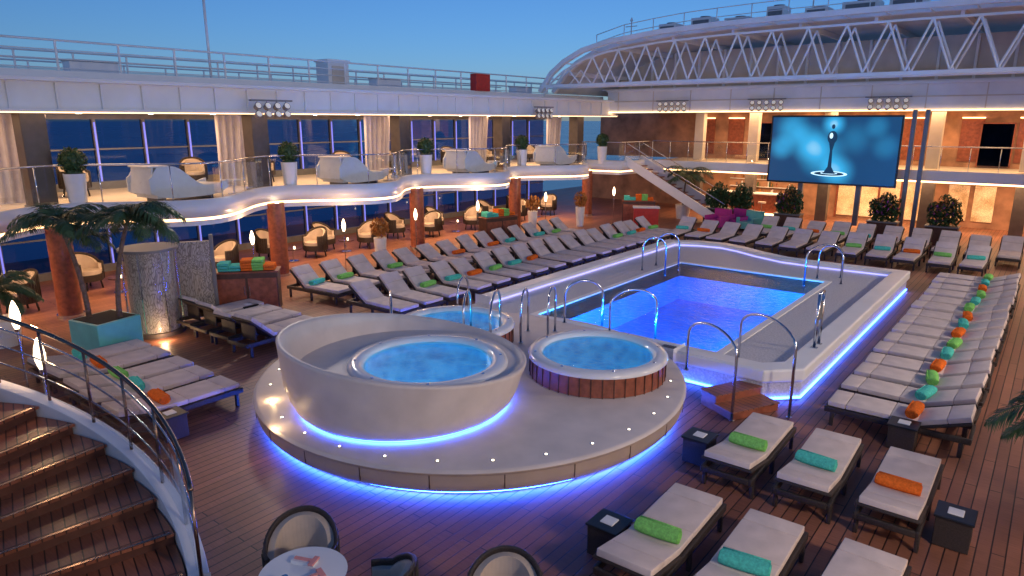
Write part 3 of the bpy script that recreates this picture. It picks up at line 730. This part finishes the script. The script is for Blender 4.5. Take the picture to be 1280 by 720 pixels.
for x in(-12.5,-6.5,-.5):
    lamp('AREA','aft_ceiling_light',(x,35.8,5.15),230,WARM,5.0,2.0).parent=fe
    lamp('AREA','aft_under_balcony_light',(x,35.3,2.28),240,WARM,5.0,1.5).parent=fe
m=MB()
for i in range(4): m.box((-8.3+i*.95,37.35,1.15),(.85,.06,2.0),'gold')
for i in range(5): m.box((-8.78+i*.95,37.33,1.15),(.07,.12,2.2),'redwood')
m.build('backlit_gold_wall',parent=fe)
m=MB()
for x in(-3.6,-2.6,-.2,1.0): m.box((x,37.36,1.1),(.8,.05,1.6),'gold')
m.build('bar_display',parent=fe)
m=MB(); m.box((-12.5,35.6,.55),(4.2,.6,1.1),'redwood'); m.box((-12.5,35.6,1.13),(4.4,.8,.06),'white'); m.box((-12.5,35.25,.12),(4.1,.05,.1),'led_warm')
for i in range(5):
    x=-14.2+.85*i; m.cyl((x,34.8,.72),.19,.19,.07,'chaircush',20); m.cyl((x,34.8,.03),.025,.025,.7,'steel',10); m.cyl((x,34.8,0),.18,.18,.03,'steel',20)
m.build('bar_counter')
m=MB()
for z in(.9,1.3,1.7): m.box((-12.5,37.3,z),(3.6,.22,.03),'white')
for i in range(44):
    z=random.choice((.92,1.32,1.72)); m.cyl((-14.2+random.random()*3.4,37.28,z),.035,.03,random.uniform(.18,.28),random.choice(('dry','leaf2','steel','redwood','whitepot')),8)
m.build('bottle_shelf')
for x in(-13.3,-11.8,-2.6,.0):
    m=MB(); m.box((0,0,1.05),(1.2,.05,1.9),'winglass'); m.box((0,0,2.03),(1.3,.1,.06),'redwood'); m.box((-.63,0,1.05),(.06,.1,2.0),'redwood'); m.box((.63,0,1.05),(.06,.1,2.0),'redwood'); m.build('glazed_door',(x,38.72,2.63))
def screenmat():
    m,nt,b=newmat('screen_picture'); b.inputs['Base Color'].default_value=(0.01,0.01,0.02,1); b.inputs['Roughness'].default_value=0.3
    tc=nt.nodes.new('ShaderNodeTexCoord')
    def spot(c,r0,r1):
        sb=nt.nodes.new('ShaderNodeVectorMath'); sb.operation='DISTANCE'; sb.inputs[1].default_value=c
        nt.links.new(tc.outputs['Object'],sb.inputs[0]); mr=nt.nodes.new('ShaderNodeMapRange'); mr.interpolation_type='SMOOTHSTEP'
        mr.inputs[1].default_value=r0; mr.inputs[2].default_value=r1; mr.inputs[3].default_value=1; mr.inputs[4].default_value=0
        nt.links.new(sb.outputs['Value'],mr.inputs[0]); return mr.outputs[0]
    cur=None
    for c,r0,r1,k in(((-1.7,0,.9),.1,.9,.32),((-1.0,0,.3),.1,1.0,.35),((-.4,0,-.2),0,1.2,.4),((1.7,0,1.0),.1,.6,.14),((2.1,0,.2),.1,.7,.12),((.3,0,-.9),0,.9,.5),((-2.1,0,.1),.1,.7,.3),((.9,0,.5),0,.9,.12),((0,0,1.1),.0,.6,.6)):
        s=spot(c,r0,r1); ml=nt.nodes.new('ShaderNodeMath'); ml.operation='MULTIPLY'; ml.inputs[1].default_value=k; nt.links.new(s,ml.inputs[0])
        if cur is None: cur=ml.outputs[0]
        else:
            ad=nt.nodes.new('ShaderNodeMath'); ad.operation='ADD'; nt.links.new(cur,ad.inputs[0]); nt.links.new(ml.outputs[0],ad.inputs[1]); cur=ad.outputs[0]
    cr=nt.nodes.new('ShaderNodeValToRGB'); e=cr.color_ramp.elements; e[0].color=(0.004,0.045,0.13,1); e[1].color=(0.75,0.97,1,1); q=e.new(.45); q.color=(0.03,0.36,0.68,1)
    nt.links.new(cur,cr.inputs[0]); nt.links.new(cr.outputs[0],b.inputs['Emission Color']); b.inputs['Emission Strength'].default_value=1.25
    m.cycles.emission_sampling='NONE'
    return m
M['screen']=screenmat(); M['scr_dark']=em('screen_dark_pixels',(0.005,0.03,0.07),1.0); M['scr_light']=em('screen_light_pixels',(0.6,0.9,1.0),1.2)
m=MB(); m.box((0,.06,0),(5.3,.12,2.95),'black'); m.add([(-2.58,-.005,-1.4),(2.58,-.005,-1.4),(2.58,-.005,1.4),(-2.58,-.005,1.4)],[(0,1,2,3)],'screen')
def flat(pts,mat,y): m.add([(x,y,z) for x,z in pts],[tuple(range(len(pts)))],mat)
def ell(cx,cz,rx,rz_,mat,y,n=32): flat([(cx+rx*math.cos(2*math.pi*i/n),cz+rz_*math.sin(2*math.pi*i/n)) for i in range(n)],mat,y)
ell(.0,-1.0,.75,.12,'scr_light',-.010); ell(0,-1.0,.62,.085,'scr_dark',-.013); ell(0,-.98,.35,.045,'scr_light',-.016); ell(0,-.97,.28,.03,'scr_dark',-.019)
flat([(-.25,-1.0),(.25,-1.0),(.08,-.7),(.05,0),(.12,.35),(-.12,.35),(-.05,0),(-.08,-.7)],'scr_dark',-.022)
ell(0,.55,.20,.27,'scr_dark',-.024); ell(-.05,.62,.07,.12,'scr_light',-.027); ell(0,1.0,.07,.10,'scr_dark',-.024)
m.box((-1.2,.3,-2.2),(.2,.2,2.0),'grey'); m.box((1.2,.3,-2.2),(.2,.2,2.0),'grey')
m.build('outdoor_cinema_screen',(-8.0,32.2,3.52))
for x in(-5.0,-4.55): 
    m=MB(); m.box((0,0,2.6),(.16,.16,5.2),'grey'); m.build('screen_support_post',(x,32.25,0),bevel=.01)
m=MB(); n=15
for i in range(n):
    x=-17.2+5.0*i/n; z=2.6-2.6*(i+1)/n; m.box((x+.17,31.6,z+.08),(.36,1.5,.04),'redwood')
for y in(30.8,32.4):
    T=Matrix.Translation((-14.6,y,1.42))@Matrix.Rotation(math.atan2(2.75,5.3),4,'Y'); m.box((0,0,0),(6.2,.10,.42),'white',T=T)
    m.tube([(-17.2,y,3.65),(-12.0,y,1.0)],.025,'steel')
m.build('white_staircase',bevel=.01)
for x,f in((-9.3,1),(-5.5,1),(-3.4,1),(-11.5,0),(-12.6,0)):
    m=MB(); m.prism([(-.55,-.3),(.55,-.3),(.55,.3),(-.55,.3)],0,.75,'darkwood'); m.box((0,0,.74),(1.16,.66,.05),'grey')
    m.leaves((0,0,1.15),(.62,.4,.5),800,.11,'leaf2',.1); 
    for q in((.3,.0,1.55),(-.35,.05,1.4),(0,0,1.7)): m.leaves(q,(.25,.25,.28),160,.09,'leaf2',.1)
    if f: m.leaves((0,-.1,1.3),(.55,.4,.45),120,.07,'flower',.5); m.leaves((0,-.05,1.4),(.55,.4,.5),150,.09,'dry',.5)
    m.build('planter_box',(x,31.4,0))
for x,y,k in((-12.0,30.1,'pink'),(-11.3,30.6,'pink'),(-10.6,30.3,'teal')):
    m=MB(); m.box((0,0,.25),(.85,.85,.3),k); m.box((0,.36,.6),(.85,.14,.5),k); m.box((-.38,0,.48),(.12,.8,.2),k); m.box((.38,0,.48),(.12,.8,.2),k)
    for a in(-.35,.35):
        for b in(-.35,.35): m.cyl((a,b,0),.02,.02,.12,'steel',8)
    m.build('upholstered_armchair',(x,y,0),R(-15),.04)
m=MB(); m.box((0,0,.5),(1.1,.6,.9),'red'); m.box((0,0,.97),(1.2,.7,.05),'white'); m.box((0,0,.02),(1.0,.5,.05),'black'); m.build('red_service_counter',(-14.5,27.9,0),R(30),.02)
# ------------------------------------------------------------------ roof truss
top=[(-20.2,6.1),(-19.6,6.9),(-18.9,7.4),(-17.9,7.85),(-16.5,8.15),(-14,8.38),(-11.5,8.47),(-9,8.5),(-6.75,8.5),(-4.5,8.5),(-2,8.47),(.5,8.38),(3,8.15),(4.4,7.85),(5.4,7.4),(6.1,6.9),(6.7,6.1)]
def ztop(x):
    for a,b in zip(top,top[1:]):
        if a[0]<=x<=b[0]: return a[1]+(b[1]-a[1])*(x-a[0])/(b[0]-a[0])
    return 6.1
m=MB()
def beam(p,q,w,h,mat='white'):
    p=Vector(p);q=Vector(q);d=q-p; T=Matrix.Translation((p+q)/2)@d.to_track_quat('X','Z').to_matrix().to_4x4(); m.box((0,0,0),(d.length,w,h),mat,T=T)
for y in(27.5,28.6):
    for a,b in zip(top,top[1:]):
        beam((a[0],y,a[1]),(b[0]+.02,y,b[1]),.24,.20)
        if y<28: beam((a[0],y-.02,a[1]-.42),(b[0],y-.02,b[1]-.42),.08,.08)
    beam((-20.2,y,6.35),(6.7,y,6.35),.16,.14)
    N=19
    xs=[-19.3+25.1*i/N for i in range(N+1)]
    for i in range(N):
        xm=(xs[i]+xs[i+1])/2
        m.tube([(xs[i],y,6.42),(xm,y,ztop(xm)-.42)],.042,'white',8); m.tube([(xm,y,ztop(xm)-.42),(xs[i+1],y,6.42)],.042,'white',8)
for x in xs: m.tube([(x,27.5,6.4),(x,28.6,6.4)],.03,'white',6); m.tube([(x+.5,27.5,ztop(x+.5)-.1),(x+.5,28.6,ztop(x+.5)-.1)],.03,'white',6)
m.build('roof_truss',bevel=.01)
m=MB()
vs=[];fs=[]
for x,z in top: vs+= [(x,28.7,z+.05),(x,38,z+.05),(x,28.7,z-.05),(x,38,z-.05)]
for i in range(len(top)-1):
    b=4*i; fs+= [(b,b+4,b+5,b+1),(b+2,b+3,b+7,b+6),(b,b+2,b+6,b+4)]
m.add(vs,fs,'pane')
for x in xs[::2]: m.box((x,33.3,ztop(x)-.15),(.12,9.2,.2),'white')
m.box((-6.75,34.2,7.2),(26,.15,1.9),'cream')
for i in range(20): m.box((-19+1.3*i,34.05,7.2),(.10,.14,1.9),'white')
m.box((-6.75,33.2,6.33),(26,1.5,.06),'white')
m.build('retractable_roof')
m=MB()
random.seed(3)
for i in range(13):
    x=-15+1.6*i; wd=random.uniform(.7,1.3); h=random.uniform(.35,.7); zz0=ztop(x)+.1
    m.box((x,30.5,zz0+h/2+.1),(wd,.9,h),'white'); m.box((x,30.03,zz0+h/2+.1),(wd*.8,.03,h*.6),'grey'); m.cyl((x,30.5,zz0+h+.1),.22,.22,.08,'grey',16)
m.build('rooftop_ventilation_units',bevel=.02)
m=MB()
for i in range(17):
    x=-18+1.45*i; z=ztop(x)+.1; m.tube([(x,28.9,z),(x,28.9,z+.75)],.02,'white',6)
for dz in(.75,.4): m.tube([(-18+1.45*i,28.9,ztop(-18+1.45*i)+.1+dz) for i in range(17)],.018,'white',6)
m.build('rooftop_railing')
for x,y,h in((-16.8,30,1.2),(-9,31,2.2),(-3.5,30,2.6)):
    m=MB(); z=ztop(x); m.tube([(x,y,z),(x,y,z+h)],.03,'white',8); m.tube([(x-.3,y,z+h*.8),(x+.3,y,z+h*.8)],.02,'white',6); m.cyl((x,y,z+h),.08,.02,.15,'white',12); m.build('antenna_mast')
def flood(x,y,z,n,dx,dy,aim=None,side=1,e=1200):
    m=MB(); m.box((0,0,.16),(.1+abs(dx)*n,.1+abs(dy)*n,.05),'grey')
    for i in range(n):
        for j in(0,1):
            a=(i-(n-1)/2); az=math.atan2(-1,.3) if dx else (0 if side>0 else math.pi)
            T=Matrix.Translation((a*dx,a*dy,-.02-.24*j))@Matrix.Rotation(az,4,'Z')@Matrix.Rotation(R(65),4,'Y')
            m.cyl((0,0,-.08),.08,.11,.16,'grey',16,T=T); m.cyl((0,0,.081),.085,.085,.01,'flood',16,T=T)
            m.tube([(a*dx,a*dy,-.02-.24*j),(a*dx,a*dy,.16)],.012,'grey',6)
    m.build('floodlight_cluster',(x,y,z))
    if aim:
        p=Vector((x+.5*side,y,z-.3)); d=Vector(aim)-p
        l=lamp('SPOT','added_fill_spot',p,e,(1.0,.84,.70),.35,rot=d.to_track_quat('-Z','Y').to_euler()); l.data.spot_size=R(110); l.data.spot_blend=.9  # added fill light to brighten deck and cushions; the fixtures are barely lit
flood(-18.75,12.0,5.2,4,0,.32,(-5,8,0),1,700); flood(-18.75,25.8,5.2,4,0,.32)  # first cluster also carries an added fill spot
for x in(-15.5,-10.9,-6.0): flood(x,32.0,5.55,5,.32,0)
flood(5.25,4.0,5.2,4,0,.32,(-6,7,0),-1,1300); flood(5.25,14.0,5.2,4,0,.32,(-8,15,0),-1,1300); flood(5.25,24.0,5.2,4,0,.32,(-8,24,0),-1,1300)  # unseen right-hand clusters, added to carry the fill spots
m=MB(); m.tube([(0,0,0),(0,0,2.6)],.04,'white',8); m.tube([(0,0,2.55),(.1,.8,2.85)],.025,'white',6); m.box((.1,.85,2.87),(.12,.3,.06),'grey'); m.cyl((0,0,0),.1,.1,.2,'white'); m.build('lamp_mast',(-20.6,11.2,5.8))
for y in(2.0,8.5,19.5,28.5):
    m=MB(); m.box((0,0,.3),(.5,1.3,.6),'white'); m.box((0,0,.62),(.56,1.36,.05),'cream'); m.build('life_jacket_locker',(-22.2,y,5.8),bevel=.02)
m=MB(); m.box((0,0,.5),(.7,.9,1.0),'white'); m.box((0,0,1.03),(.8,1.0,.08),'white'); m.box((.36,0,.5),(.03,.6,.7),'cream'); m.build('deck_locker',(-21.0,16.0,5.8),bevel=.02)
m=MB(); m.box((0,0,.55),(.35,.9,.7),'red'); m.box((.18,0,.55),(.02,.7,.5),'red'); m.box((0,-.35,.1),(.05,.05,.25),'grey'); m.box((0,.35,.1),(.05,.05,.25),'grey'); m.build('fire_hose_cabinet',(-20.1,23.0,5.8),bevel=.01)
print('done')
